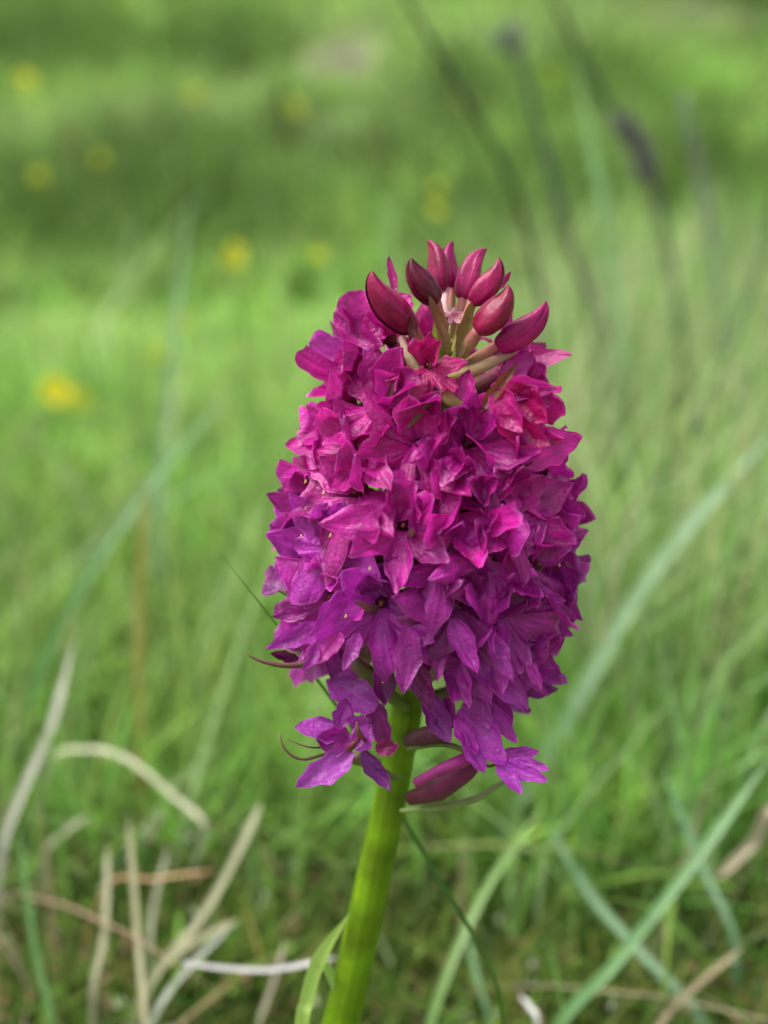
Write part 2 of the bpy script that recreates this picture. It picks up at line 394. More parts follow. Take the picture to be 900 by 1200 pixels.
# loose thin dead strands tangled low over the moss
x, y = wedge(900, .20, .6, .8, .04)
keep = (x < 0) | (rng.uniform(0, 1, len(x)) < .35); x, y = x[keep], y[keep]
c = jit(np.tile([.38, .34, .20], (len(x), 1)), .3)
tag(blades('dead_grass', x, y, rng.uniform(.02, .06, len(x)), rng.uniform(.0007, .0018, len(x)), c, .95, seg=6), 'thin tangled dead grass strands lying low over the moss', 'dead grass')
# moss shoots with pale tips at the bottom of the picture
def moss():
    x, y = wedge(5200, .18, .6, .8, .06)
    P = []; C = []; F = []
    k = 0
    z = height(x, y)
    for i in range(len(x)):
        hh = random.uniform(.006, .02); lx, ly = random.gauss(0, .3), random.gauss(0, .3)
        base = np.array([.12, .20, .03]) * random.uniform(.5, 1.4)
        if random.random() < .36: base = np.array([.17, .10, .055]) * random.uniform(.6, 1.3)
        tipc = np.array([.50, .54, .36]) if random.random() < .10 else base * 1.5
        for q in range(7):
            t = (q + 1) / 7; a = q * 2.4 + i; r = .0022 * (1.3 - .6 * t)
            cx = x[i] + lx * hh * t; cy = y[i] + ly * hh * t; cz = z[i] + hh * t
            ca, sa = math.cos(a), math.sin(a)
            P += [(cx - sa * .0007, cy + ca * .0007, cz), (cx + sa * .0007, cy - ca * .0007, cz), (cx + ca * r, cy + sa * r, cz + r * .8)]
            cc = base if q < 5 else tipc
            C += [cc * .9, cc * .9, cc]; F.append((k, k + 1, k + 2)); k += 3
    o = obj('moss', np.array(P), F, M_GRASS, origin=(0, 0, 0), cols=np.array(C), shade=False)
    tag(o, 'olive green and brown moss with pale tips at the bottom', 'moss', kind='stuff')
moss()

# ------------------------------------------------------------------ single grass blades, straws and stems
def strip(P, W, facing, fold=.25, twist=0.0, taper0=.75, point=.16, n=26):
    P = catmull(P, n); T = np.gradient(P, axis=0); T /= np.linalg.norm(T, axis=1)[:, None]
    V = []; uv = []
    for i in range(n):
        t = i / (n - 1)
        f = nrm(facing - T[i] * np.dot(facing, T[i])); w = np.cross(T[i], f)
        a = twist * t; w, f = w * math.cos(a) + f * math.sin(a), -w * math.sin(a) + f * math.cos(a)
        hw = W / 2 * (taper0 + (1 - taper0) * min(1, t * 3)) * min(1, ((1 - t) / point) ** .8 if t > 1 - point else 1)
        hw = max(hw, W * .02)
        for s in (-1, -.5, 0, .5, 1):
            V.append(P[i] + w * hw * s + f * hw * fold * abs(s)); uv.append((t * .8, .5 + .5 * s))
    return np.array(V), grid_faces(n, 5), uv
def ground_point(p, dx=0.0, dy=0.0):
    q = np.array([p[0] + dx, p[1] + dy, 0.0]); q[2] = height(q[0], q[1]) - .004; return q
def blade_thing(name, label, cat, pts, wpx, col, group, mat=None, root=(0, 0), fold=.25, twist=.4, round_=False, extra=None, **kw):
    """pts: (px, py, distance) from root to tip, roots carried down to the soil"""
    mat = mat or M_BLADE
    P = [at(*p) for p in pts]
    if root is not None: P = [ground_point(P[0], *root)] + P
    W = wpx * K * np.mean([p[2] for p in pts])
    if round_:
        Q = catmull(P, 30); V, F, uv = tube(Q, [W / 2, W / 2, W / 2 * .9, W * .28], 8)
    else: V, F, uv = strip(P, W, nrm(CAM - P[len(P) // 2]) + np.array([.2, 0, .3]), fold, twist, **kw)
    o = obj(name, V, F, mat, origin=P[0], uv=uv, color=col)
    return tag(o, label, cat, group)
TEAL = (.13, .28, .085); GRN = (.15, .32, .04); LG = (.24, .38, .12); STR = (.40, .38, .22); WHT = (.45, .44, .35); BRN = (.33, .23, .10); OCH = (.36, .30, .07); GREY = (.065, .075, .06)
GB, SB, ST = 'green grass blades around the orchid', 'dead straw blades on the ground', 'tall grass stems behind the orchid'
def B(label, pts, w, col, **k): return blade_thing('grass_leaf', label, 'grass blade', pts, w * .75, col, GB, **k)
def S(label, pts, w, col, **k): return blade_thing('straw', label, 'straw', pts, w * .68, col, SB, mat=M_STRAW, **k)
def T(label, pts, w, col, **k): return blade_thing('grass_stalk', label, 'grass stem', pts, w, col, ST, round_=True, **k)
B('broad blue-green blade slanting up to the right across the far left', [(5, 905, .33), (40, 800, .335), (100, 680, .34), (165, 580, .35), (270, 455, .37)], 17, TEAL, root=(-.02, .01))
B('upright blade with yellow brown tip right of the blue-green slanting one', [(166, 950, .31), (162, 760, .31), (170, 545, .31)], 11, OCH, twist=.1)
B('tall faint bluish blade standing upright behind the brown-tipped one', [(176, 800, .46), (192, 520, .47), (222, 230, .48)], 13, (.22, .36, .18))
B('thin blade with a yellow tip at the left edge of the picture', [(28, 860, .33), (24, 680, .33), (0, 525, .32)], 10, (.25, .34, .10))
B('thin dark green blade curving behind the orchid, tip left of the flower spike', [(590, 1215, .178), (560, 1110, .176), (520, 1040, .174), (480, 972, .172), (430, 880, .168), (385, 815, .162), (330, 740, .158), (257, 647, .154)], 8, (.05, .13, .02), fold=.5, twist=.2, point=.5)
B('long teal blade rising to the right edge, crossing another near the bottom', [(650, 1215, .22), (720, 1130, .225), (810, 1015, .23), (905, 885, .235)], 19, TEAL, fold=.15)
B('teal blade falling to the lower right, crossed by the long rising one', [(830, 1210, .235), (745, 1110, .25), (690, 1045, .26), (640, 960, .27)], 15, (.12, .25, .11))
B('narrow teal blade leaning left above the crossing pair', [(862, 1110, .25), (820, 1010, .26), (775, 895, .27)], 11, (.13, .26, .12))
B('bright green blade reaching the right edge above the teal crossing', [(730, 985, .34), (800, 905, .34), (850, 850, .34), (915, 775, .34)], 17, (.17, .38, .03))
B('widest pale blade arching from behind the lower flowers to the right edge', [(590, 975, .30), (660, 850, .31), (730, 725, .32), (800, 625, .33), (920, 490, .34)], 24, (.20, .34, .16), fold=.12)
B('pale upright blade between the lower flowers and the wide arching blade', [(728, 960, .34), (735, 860, .34), (742, 770, .34)], 13, (.26, .38, .12))
B('light green blade standing behind the upper right dark stems', [(735, 520, .50), (715, 300, .50), (672, 60, .50)], 15, (.20, .36, .13))
B('short pale blade standing just above the left shoulder of the spike', [(460, 420, .8), (457, 320, .8), (455, 215, .8)], 11, (.24, .38, .13))
B('horizontal green blade at the right edge beneath the wide arching blade', [(800, 690, .40), (850, 690, .40), (910, 700, .39)], 13, (.22, .37, .10), root=(-.02, .03))
B('pale blade leaning right between the straw bundle and the stem', [(500, 1215, .23), (560, 1060, .24), (640, 940, .26)], 13, (.21, .36, .10))
B('bright narrow blade just right of the thin dark curving one', [(600, 1150, .27), (597, 1040, .28), (612, 930, .29)], 12, (.17, .34, .05))
B('green blade leaning left behind the lower right flower', [(560, 1010, .33), (610, 930, .33), (640, 800, .34)], 13, (.18, .36, .07))
B('yellowish blade leaning right in the middle of the left lawn', [(180, 900, .42), (195, 760, .42), (215, 670, .42)], 10, (.30, .36, .08))
B('slim green blade bending left near the lower left corner', [(65, 1215, .23), (40, 1110, .235), (20, 960, .24)], 9, (.13, .28, .08))
B('slim leaning blade low on the right, under the teal crossing', [(575, 1210, .235), (560, 1150, .24), (545, 1090, .25)], 9, (.12, .26, .09))
B('broad blurred bluish leaf low behind the orchid stem', [(455, 1215, .25), (480, 1130, .28), (520, 1060, .30)], 44, (.09, .21, .11), twist=.2, point=.5)
S('cream straw standing straight up, lowest left of the straw bundle', [(170, 1215, .222), (160, 1090, .232), (150, 955, .238)], 11, STR, twist=.1, point=.08)
S('longest straw of the bundle, slanting up to the right with a blunt end', [(175, 1150, .24), (235, 1075, .243), (275, 1005, .246), (306, 940, .25)], 14, (.46, .45, .27), twist=.1, point=.06, root=(-.01, 0))
S('short straw of the bundle lying low to the right', [(178, 1150, .235), (225, 1105, .24), (280, 1078, .245)], 12, STR, twist=.2, point=.08, root=(-.01, 0))
S('greyish straw under the short one, rising from the bundle foot', [(178, 1195, .226), (220, 1135, .232), (270, 1085, .238)], 11, (.40, .43, .34), twist=.2, point=.1, root=(-.01, 0))
S('arched straw bent over sharply at its right end', [(55, 900, .29), (100, 878, .285), (150, 890, .28), (205, 935, .275), (238, 965, .27), (232, 1000, .272), (205, 1060, .278)], 10, (.46, .46, .30), root=(-.01, .01), twist=.3)
S('whitish straw in front of the blue-green blade at the far left', [(0, 1010, .26), (25, 930, .262), (60, 850, .265), (88, 745, .27)], 15, WHT, root=(-.005, 0), twist=.5)
S('straw standing left of the cream upright one', [(108, 1170, .235), (122, 1090, .24), (126, 990, .25)], 11, (.44, .42, .26), twist=.1, point=.1)
S('white dry stalk lying flat just left of the orchid stem', [(215, 1128, .215), (260, 1134, .214), (320, 1136, .213), (395, 1122, .212)], 9, (.44, .42, .41), root=None, twist=.2, point=.1)
S('thin orange brown straw lying across the upright ones', [(120, 1045, .25), (180, 1030, .25), (255, 1020, .25)], 6, (.42, .25, .12), root=(-.01, 0))
S('short straw upright between the cream and the longest one', [(175, 1120, .25), (180, 1060, .255), (197, 992, .26)], 9, (.42, .42, .28), twist=.1, point=.1)
S('faint straw leaning right behind the bundle', [(160, 1010, .29), (185, 960, .295), (212, 905, .30)], 10, (.40, .42, .25), twist=.1)
S('straw leaning right above the lower left corner', [(50, 1010, .28), (75, 975, .28), (105, 955, .28)], 10, (.42, .42, .27), twist=.1)
S('thick beige dead stem pointing in from the right edge', [(920, 955, .25), (880, 990, .255), (838, 1030, .26)], 19, (.55, .46, .33), root=(.03, .02), twist=.1, point=.1, fold=.5)
S('brownish dead stalk slanting up in the lower right corner', [(770, 1205, .23), (810, 1160, .235), (872, 1108, .24)], 11, (.38, .30, .17), root=(-.01, 0), twist=.1)
S('small white dry leaf at the bottom edge right of the curving blade', [(630, 1210, .22), (620, 1180, .222), (608, 1165, .225)], 10, (.56, .55, .52), twist=.1, point=.3)
S('straw lying level behind the right side of the spike', [(690, 530, .55), (730, 520, .55), (775, 512, .55)], 10, (.42, .38, .22), root=(-.02, .02))
S('thin upright straw left of the orchid stem foot', [(300, 1215, .235), (320, 1150, .24), (335, 1100, .245)], 8, (.42, .36, .26), twist=.1)
S('thin straw upright above the brownish stalk at lower right', [(735, 1160, .27), (765, 1100, .275), (785, 1050, .28)], 7, (.44, .40, .25), twist=.1)
T('leftmost of the grey grass stems above the spike, leaning left', [(640, 420, .52), (612, 250, .50), (548, 120, .46), (465, -20, .44)], 8, GREY)
T('grey stem rising behind the top buds, just right of the leftmost', [(760, 560, .60), (735, 440, .60), (670, 290, .60), (640, 180, .60), (598, 30, .60)], 12, (.06, .08, .045))
T('dark green stem leaning right, low beside the right edge', [(790, 560, .48), (850, 420, .48), (885, 320, .48), (905, 240, .48)], 10, (.09, .16, .06))
T('faint grey stem leaning left near the upper right edge', [(850, 420, .75), (835, 280, .75), (800, 110, .75)], 12, (.15, .18, .15))
def headed(label, pts, w, col, i0, hl, hw, hcol):
    P = [at(*p) for p in pts]; P = [ground_point(P[0])] + P
    root = empty('grass_stalk', P[0]); tag(root, label, 'grass stem', ST)
    Q = catmull(P, 30); W = w * K * pts[0][2]
    V, F, uv = tube(Q, [W / 2, W / 2, W * .3], 8); obj('stalk', V, F, M_BLADE, root, uv=uv, color=col)
    hp = np.array([catmull(P, 100)[int(i0 * 99) + k] for k in range(hl)])
    # seed head: overlapping scale-like spikelets round the stalk
    VV = []; FF = []; k = 0
    for q in range(40):
        c = hp[int(q / 40 * (len(hp) - 1))]; a = q * 2.4; dn = nrm(hp[-1] - hp[0])
        s = nrm(np.cross(dn, [0, 1, .1])); u = np.cross(dn, s); rd = s * math.cos(a) + u * math.sin(a)
        v, f, _ = petal(c + rd * hw * .15, dn + rd * .55, rd, hw * 3.0, hw * 1.1, .2, nu=5, nv=3)
        VV.append(v); FF += [tuple(i + k for i in g) for g in f]; k += len(v)
    obj('seed_head', np.concatenate(VV), FF, M_STRAW, root, color=hcol)
headed('longest dark stem leaning left, a grey seed head hanging low on it', [(800, 420, .66), (765, 215, .66), (700, 100, .65), (638, -20, .64)], 9, GREY, .50, 16, .0042, (.20, .17, .19))
headed('slim stem bearing a pale seed head at the top right', [(712, 520, .64), (680, 320, .63), (640, 190, .62), (612, 85, .62), (596, 45, .62)], 6, (.11, .15, .08), .86, 10, .005, (.36, .44, .30))

# ------------------------------------------------------------------ yellow flowers in the meadow
def buttercup(px, py, label, lift=.05, s=1.0):
    lift = lift + .07 if py < 320 else lift; p = at_ground(px, py, lift); g = ground_point(p, random.uniform(-.01, .01), .01)
    root = empty('yellow_flower', g); tag(root, label, 'flower', 'yellow flowers dotted over the meadow')
    P = catmull([g, (g + p) / 2 + np.array([.004, 0, 0]), p], 12); V, F, uv = tube(P, [.0007, .0005], 6)
    obj('stem', V, F, M_BLADE, root, uv=uv, color=(.12, .25, .04))
    R = .0100 * s; bright = (.88, .82, .02) if 'bright' in label else (.45, .52, .06) if 'faint' in label else (.62, .66, .05)
    out = nrm(nrm(CAM - p) + np.array([random.uniform(-.3, .3), 0, .5])); a = nrm(np.cross(out, [1, 0, .1])); b = np.cross(out, a)
    for k in range(5):
        th = k * 1.2566 + random.uniform(-.1, .1); d = a * math.cos(th) + b * math.sin(th)
        v, f, u = petal(p, d + out * .35, out, R, R * 1.15, .25, cup=.35, a=.8, b=.3, nu=7, nv=5)
        obj('petal', v, f, M_YELLOW, root, uv=u, color=bright)
    V, F, uv = tube(np.array([p, p + out * R * .25, p + out * R * .4]), [R * .28, R * .25, R * .05], 8)
    obj('flower_centre', V, F, M_YELLOW, root, uv=uv, color=(.62, .46, .02))
for a in ((30, 95, 'bright yellow flower highest at the left edge', .05, 1.7), (140, 3, 'yellow flower cut by the top edge, left of centre', .05, 1.7),
          (228, 112, 'dim yellow flower between the dark patches at upper left', .05, 1.5), (344, 126, 'dim yellow flower below the bare brown soil', .05, 1.5),
          (117, 187, 'single yellow flower above the dark left bank', .05, 1.1), (45, 207, 'yellow flower nearest the left edge in the dark bank', .05, 1.1),
          (275, 292, 'upper of the two touching yellow flowers on the dark bank', .05, .5), (273, 306, 'lower of the two touching yellow flowers on the dark bank', .045, .7),
          (374, 300, 'yellow flower level with the bud tips, left of the spike', .04, .5), (210, 378, 'yellow flower beside the tall faint bluish blade', .04, 1.1),
          (185, 415, 'faint yellow flower just under the one by the bluish blade', .03, .8), (64, 461, 'bright left one of the lowest pair of yellow flowers', .04, 1.0),
          (90, 469, 'right one of the lowest pair of yellow flowers', .035, .8), (512, 219, 'upper yellow flower right above the top buds', .05, .75),
          (511, 247, 'lower yellow flower right above the top buds', .05, .7), (645, 90, 'faint yellow flower between the grey stems at the top', .05, 1.2),
          (868, 162, 'faint yellow flower near the upper right edge', .05, .8), (478, 25, 'faint yellow flower beside the leftmost grey stem at the top', .05, 1.4)):
    buttercup(*a)

# ------------------------------------------------------------------ the orchid
R = random.Random(11)
AX_T, AX_B = at(521, 345, .1500), at(487, 850, .1600)
def axis_at(py):       # point of the spike's axis level with photo row py
    t = (py - 345) / (850 - 345); return AX_T + (AX_B - AX_T) * t
AX = nrm(AX_T - AX_B)
foot = ground_point(at(372, 1280, .172), -.004, .004)
orchid = empty('orchid', foot)
tag(orchid, 'purple pink orchid with one dense flower spike on a thick green stem', 'orchid')
SP = catmull([foot, at(362, 1330, .1735), at(402, 1190, .1690), at(437, 1030, .1650), at(468, 880, .1612), at(484, 780, .1585), at(500, 600, .155), at(513, 450, .152), at(521, 365, .1502)], 60)
V, F, uv = tube(SP, [.0028, .0026, .0024, .00225, .0020, .0019, .0018, .0017, .0010], 48, 11, .014, .9)
obj('stem', V, F, M_STEM, orchid, origin=foot, uv=[(b * .5, a) for a, b in uv], color=(.10, .18, .004))

RPROF_Y = [345, 390, 430, 480, 540, 600, 680, 740, 780, 830]
RPROF = [3.0, 6.0, 8.8, 11.4, 13.9, 15.5, 15.2, 13.9, 11.2, 7.5]
def rad(py): return np.interp(py, RPROF_Y, RPROF) * .001
def surf(px, py):
    """where the throat of the floret seen at px, py stands"""
    dv = nrm(FWD + RGT * ((px - 450) * K) + UPC * ((600 - py) * K))
    best = None
    for t in np.linspace(.125, .175, 300):
        p = CAM + dv * t; s = np.dot(p - AX_T, AX); q = AX_T + AX * s; r = np.linalg.norm(p - q)
        rr = rad(345 + (850 - 345) * (-s) / np.linalg.norm(AX_T - AX_B))
        if r <= rr: return p, nrm(p - q), q
        if best is None or r - rr < best[0]: best = (r - rr, q, nrm(p - q), rr)
    _, q, n, rr = best
    return q + n * rr, n, q
def hue(py, px=500):
    t = np.clip((py - 400) / 420, 0, 1)
    c = np.array([.52, .012, .23]) * (1 - t) ** 2 + 2 * t * (1 - t) * np.array([.46, .014, .27]) + t * t * np.array([.38, .032, .37])
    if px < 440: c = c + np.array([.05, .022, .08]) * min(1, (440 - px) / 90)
    return np.clip(c * np.exp(R.gauss(0, .15)) * (1 + np.array([R.gauss(0, .05), 0, R.gauss(0, .10)])), .008, 1)
def ovary_tube(p0, p1, col0, col1, r0=.0008, r1=.0011, sag=.001, name='ovary', parent=None, tw=3.0):
    mid = (p0 + p1) / 2 - AX * sag
    P = catmull([p0, mid, p1], 14)
    V, F, uv = tube(P, [r0, r1, r1 * 1.05, r1 * .8], 12, 6, .07, tw)
    u = np.array(uv)[:, :1]; C = np.array(col0) * (1 - u) + np.array(col1) * u
    return V, F, uv, C
def floret(p, n, q, col, size=1.0, roll=0.0, tiltup=.2, openness=1.0, bract=True, ccol=(.10, .012, .02)):
    """ovary carrying a funnel throat, three sepals, two petals, a three-lobed lip, spur, column and bract"""
    out = nrm(n * math.cos(tiltup) + AX * math.sin(tiltup))
    up = nrm(AX - out * np.dot(AX, out)); rt = np.cross(up, out)
    up, rt = up * math.cos(roll) + rt * math.sin(roll), rt * math.cos(roll) - up * math.sin(roll)
    mm = .001 * size
    st = q + n * .002 - AX * .003
    gc = np.array([.14, .16, .03]); pk = np.array(col) * .6 + np.array([.06, .03, .02])
    V, F, uv, C = ovary_tube(st, p - out * 1.4 * mm, gc, pk, sag=.0006)
    f = obj('flower', V, F, M_OVARY, orchid, origin=p, uv=uv, cols=C)
    def jc(s=.15): return tuple(np.clip(np.array(col) * math.exp(R.gauss(0, s)), .004, 1))
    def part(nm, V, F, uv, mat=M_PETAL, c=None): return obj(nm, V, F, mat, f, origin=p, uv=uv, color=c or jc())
    # throat funnel
    PT = np.array([p - out * 1.8 * mm, p - out * 1.0 * mm, p - out * .4 * mm, p + out * .05 * mm])
    T_, N_, B_ = frames(PT); VV = []
    for i, rr in enumerate((.2, .7, 1.1, 1.5)):
        for j in range(14):
            a = j * math.pi / 7; VV.append(PT[i] + (rt * math.cos(a) + up * math.sin(a)) * rr * mm)
    part('throat', np.array(VV), grid_faces(4, 14, True), None, M_THROAT, tuple(np.array(ccol) * .85 + np.array(col) * .15))
    # column: a little hooded knob with two pollen lumps
    cb = p + up * .25 * mm
    V1, F1, _ = tube(np.array([cb - out * .9 * mm, cb - out * .2 * mm, cb + out * .35 * mm - up * .1 * mm, cb + out * .6 * mm - up * .35 * mm]), [.25 * mm, .36 * mm, .33 * mm, .1 * mm], 8)
    part('column', V1, F1, None, M_THROAT, (.13, .015, .02))
    g = R.gauss
    # lip
    V1, F1, uv1 = lip(p - up * .5 * mm - out * .2 * mm, -up * .9 + out * (.35 - .1 * openness) + rt * g(0, .1), out * .9 + up * .42, (7.7 + g(0, .5)) * mm, .92 + g(0, .05), .42 + g(0, .16) , R,
                      ls=(.86 + g(0, .06), 1 + g(0, .07), .86 + g(0, .06)), cupside=g(.05, .12))
    part('lip', V1, F1, uv1)
    # lateral sepals: spread sideways, tips drawn out
    for s in (-1, 1):
        d = rt * s * (.95) + up * (.22 + g(0, .25)) + out * (.55 - .35 * openness + g(0, .18))
        V1, F1, uv1 = petal(p + rt * s * .7 * mm, d, out + up * .4, (8.0 + g(0, .9)) * mm, (3.9 + g(0, .35)) * mm, .1 + g(0, .35), g(-.15, .45), g(-.1, .35), .22, g(0, .25), .6, .95, r=R)
        part('sepal', V1, F1, uv1)
    # hood: dorsal sepal and two petals arching forward
    V1, F1, uv1 = petal(p + up * .9 * mm - out * .4 * mm, up * .95 + out * (.5 + g(0, .12)), out - up * .4, 5.6 * mm, 4.0 * mm, .55 + g(0, .2), g(-.4, .4), .5, .2, g(0, .15), .55, .8, r=R)
    part('sepal', V1, F1, uv1)
    for s in (-1, 1):
        d = up * .75 + rt * s * (.55 + g(0, .12)) + out * (.55 + g(0, .15))
        V1, F1, uv1 = petal(p + up * .5 * mm + rt * s * .5 * mm - out * .2 * mm, d, out - up * .2 - rt * s * .5, 5.2 * mm, 3.7 * mm, .35 + g(0, .3), g(-.5, .5), g(.2, .3), .25, g(0, .2), .6, .7, r=R)
        part('petal', V1, F1, uv1)
    # spur
    P = catmull([p - up * .5 * mm - out * .9 * mm, p - up * 2.5 * mm - out * 3 * mm, p - up * 5.5 * mm - out * 4.2 * mm], 10)
    V1, F1, uv1 = tube(P, [.55 * mm, .45 * mm, .25 * mm], 8); part('spur', V1, F1, uv1)
    if bract:
        b0 = st - AX * .001
        V1, F1, uv1 = petal(b0, nrm(p - b0) * 1.0 - AX * .15, AX, np.linalg.norm(p - b0) * (1.05 + abs(g(0, .15))), 2.2 * mm, .1, .3, .4, .05, g(0, .1), .35, 1.0, nv=5, r=R)
        part('bract', V1, F1, uv1, M_BRACT, (.13, .05, .05))
    return f
FRONT = [  # px, py, size, roll, extra tilt, openness
    (402, 425, 1.05, .45, .0, 1), (425, 392, .95, .9, .3, .9), (596, 432, .8, -.5, .1, .7), (632, 448, .9, -.7, 0, 1),
    (372, 468, 1.1, .3, .1, 1), (447, 474, 1.15, .25, .05, 1), (652, 492, 1.0, -.3, 0, 1),
    (352, 520, 1.0, .2, 0, 1), (408, 528, 1.1, .1, 0, 1), (490, 522, 1.05, .0, 0, 1), (549, 520, 1.05, -.2, 0, 1), (606, 545, 1.1, -.25, 0, 1), (660, 548, .95, -.2, 0, 1),
    (345, 582, 1.0, .15, 0, 1), (418, 578, 1.05, .2, 0, 1), (540, 596, 1.0, -.2, 0, 1), (655, 606, 1.1, -.15, 0, 1),
    (350, 640, 1.0, .1, 0, 1), (390, 640, 1.05, .35, 0, 1), (474, 616, 1.0, 0, -.05, 1), (520, 655, .95, .1, 0, 1), (628, 662, 1.05, -.1, 0, 1), (573, 652, 1.05, -.2, 0, 1), (592, 600, 1.05, -.1, 0, 1), (388, 700, 1.0, .2, -.1, 1), (520, 565, .95, .1, .1, 1), (672, 655, .9, -.1, 0, 1),
    (345, 700, 1.05, .3, -.05, 1), (450, 706, 1.12, .1, -.05, 1), (535, 706, 1.05, .2, -.05, 1), (590, 716, 1.05, -.2, -.05, 1), (645, 716, 1.0, -.1, -.05, 1),
    (362, 742, .95, .3, -.15, 1), (556, 768, 1.0, -.1, -.15, 1), (612, 766, 1.0, -.1, -.15, 1), (648, 752, .9, -.1, -.1, 1)]
placed = []
for px, py, s, roll, tl, op in FRONT:
    p, n, q = surf(px, py); placed.append(p)
    base = float(np.interp(py, [380, 480, 600, 760], [.65, .35, .15, -.05]))
    if math.hypot(px - 474, py - 616) < 3 or math.hypot(px - 450, py - 706) < 3: base += .12
    if (px, py) in ((474, 616), (450, 706)): p = p + n * .0006; base -= .12
    floret(p, n, q, hue(py, px), s, roll + R.gauss(0, .12), base + tl + R.gauss(0, .08), op)
# the same spiral goes on round the sides and the back
e1 = nrm(np.cross(AX, [0, 1, 0])); e2 = np.cross(AX, e1)
for i in range(95):
    py = 400 + i * (790 - 400) / 94; a = i * 2.39996
    q = axis_at(py); n = e1 * math.cos(a) + e2 * math.sin(a); p = q + n * rad(py)
    if np.dot(n, -FWD) > .30 or any(np.linalg.norm(p - o) < .0066 for o in placed): continue
    placed.append(p)
    floret(p, n, q, hue(py, 450 + (p[0] / .0001) * .8), R.uniform(.9, 1.1), R.gauss(0, .2), float(np.interp(py, [380, 480, 600, 760], [.65, .35, .15, -.05])) + R.gauss(0, .1))

# young red florets just opening at the top
p, n, q = surf(503, 428); floret(p + n * .001, n, q, (.48, .012, .16), .64, .0, .25, .3, True, (.16, .01, .02))
# buds
def bud(base, tip, wpx, col, hook=.25, ov=None, side=1, ovcol=((.33, .36, .10), (.40, .08, .12))):
    A = at(*base); Bp = at(*tip); d = nrm(Bp - A); L = np.linalg.norm(Bp - A); W = wpx * .97 * K * base[2] / 2
    fc = nrm(CAM - A); sd_ = nrm(np.cross(d, fc)) * side
    nu, nv = 22, 24; P = []
    for i in range(nu):
        t = i / (nu - 1); P.append(A + d * L * t + sd_ * L * (hook * 1.0 * (t ** 7) - .03 * math.sin(math.pi * t)))
    P = np.array(P); T_, N_, B_ = frames(P)
    def prof(t): return W * (max(t, .0) ** .55 * (1 - t) ** .78) / .585 + .00018 * (1 - t) ** .5
    ph0 = R.uniform(0, 6.28)
    V = []; uv = []
    for i in range(nu):
        t = i / (nu - 1)
        for j in range(nv):
            a = 2 * math.pi * j / nv; r = prof(t) * (1 + .13 * math.cos(3 * (a + ph0)))
            V.append(P[i] + r * (math.cos(a) * N_[i] + math.sin(a) * B_[i])); uv.append((t, j / nv))
    b = obj('bud', np.array(V), grid_faces(nu, nv, True), M_BUD, orchid, origin=A, uv=uv, color=col)
    for k in range(3):       # overlapping sepals wrapped round it
        V = []; uv = []; c0 = ph0 + k * 2.094; mv = 11
        for i in range(nu):
            t = i / (nu - 1); half = 1.22 * (1 - .45 * t ** 3)
            for j in range(mv):
                s = -1 + 2 * j / (mv - 1); a = c0 + s * half
                r = prof(t) * (1.05 + .05 * k * .6 + .13 * math.cos(3 * (a + ph0)) + .02 * math.sin(9 * t + 4 * a + ph0) + .02 * math.sin(23 * t + 9 * a) + .05 * math.exp(-(s / .12) ** 2) - .05 * (s * s) + .07 * (1 if s > .85 else 0)) + .00006
                V.append(P[i] + r * (math.cos(a) * N_[i] + math.sin(a) * B_[i])); uv.append((t, j / (mv - 1)))
        obj('sepal', np.array(V), grid_faces(nu, mv), M_BUD, b, origin=A, uv=uv, color=tuple(np.array(col) * R.uniform(.85, 1.25)))
    if ov is not None:
        O = at(*ov); V, F, uv, C = ovary_tube(O, A + d * L * .06, *ovcol, r0=W * .28, r1=W * .42, sag=.0002)
        obj('ovary', V, F, M_OVARY, b, origin=A, uv=uv, cols=C)
RED = (.21, .003, .05); DRD = (.11, .003, .025); PKD = (.30, .006, .10)
bud((487, 388, .1440), (428, 324, .1420), 45, RED, .12, (505, 440, .1480), 1)
bud((513, 356, .1435), (477, 306, .1420), 36, DRD, .10, (525, 415, .1470), 1)
bud((515, 342, .1490), (510, 281, .1500), 30, RED, .15, (522, 410, .1500), -1)
bud((530, 339, .1530), (524, 283, .1545), 24, PKD, .12, (527, 400, .1515), 1)
bud((541, 352, .1510), (563, 289, .1520), 30, (.32, .013, .10), .12, (529, 405, .1500), 1)
bud((551, 356, .1465), (592, 309, .1460), 32, RED, .18, (532, 415, .1480), -1)
bud((558, 390, .1430), (603, 341, .1415), 42, (.22, .008, .045), .16, (530, 425, .1465), -1)
bud((580, 407, .1450), (646, 362, .1440), 38, PKD, .14, (525, 440, .1480), -1)
# ovaries of half hidden florets and single pointed things between the buds
def calm(c):
    return (c[0] * 1.22, c[1] * .6, c[2] * .80) if c[2] > c[0] * .95 else c
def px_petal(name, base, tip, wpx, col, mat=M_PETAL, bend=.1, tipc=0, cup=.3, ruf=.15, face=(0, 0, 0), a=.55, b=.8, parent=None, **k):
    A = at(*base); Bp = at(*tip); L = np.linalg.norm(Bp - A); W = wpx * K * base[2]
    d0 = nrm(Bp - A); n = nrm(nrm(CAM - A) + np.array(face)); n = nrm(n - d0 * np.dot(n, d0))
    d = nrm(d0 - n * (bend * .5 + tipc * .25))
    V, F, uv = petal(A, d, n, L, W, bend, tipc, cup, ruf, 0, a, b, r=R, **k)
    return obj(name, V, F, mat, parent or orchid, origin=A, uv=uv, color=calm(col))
def px_tube(name, pts, radii_px, c0, c1, parent=None, **k):
    P = catmull([at(*p) for p in pts], 20); d = np.mean([p[2] for p in pts])
    V, F, uv = tube(P, [r * K * d for r in radii_px], 14, 6, .05, 2.0); u = np.array(uv)[:, :1]
    return obj(name, V, F, M_OVARY, parent or orchid, origin=P[0], uv=uv, cols=np.array(c0) * (1 - u) + np.array(c1) * u)
px_tube('ovary', [(520, 447, .1460), (560, 432, .1450), (603, 412, .1455)], [5, 8, 7, 4], (.36, .38, .10), (.42, .16, .18))
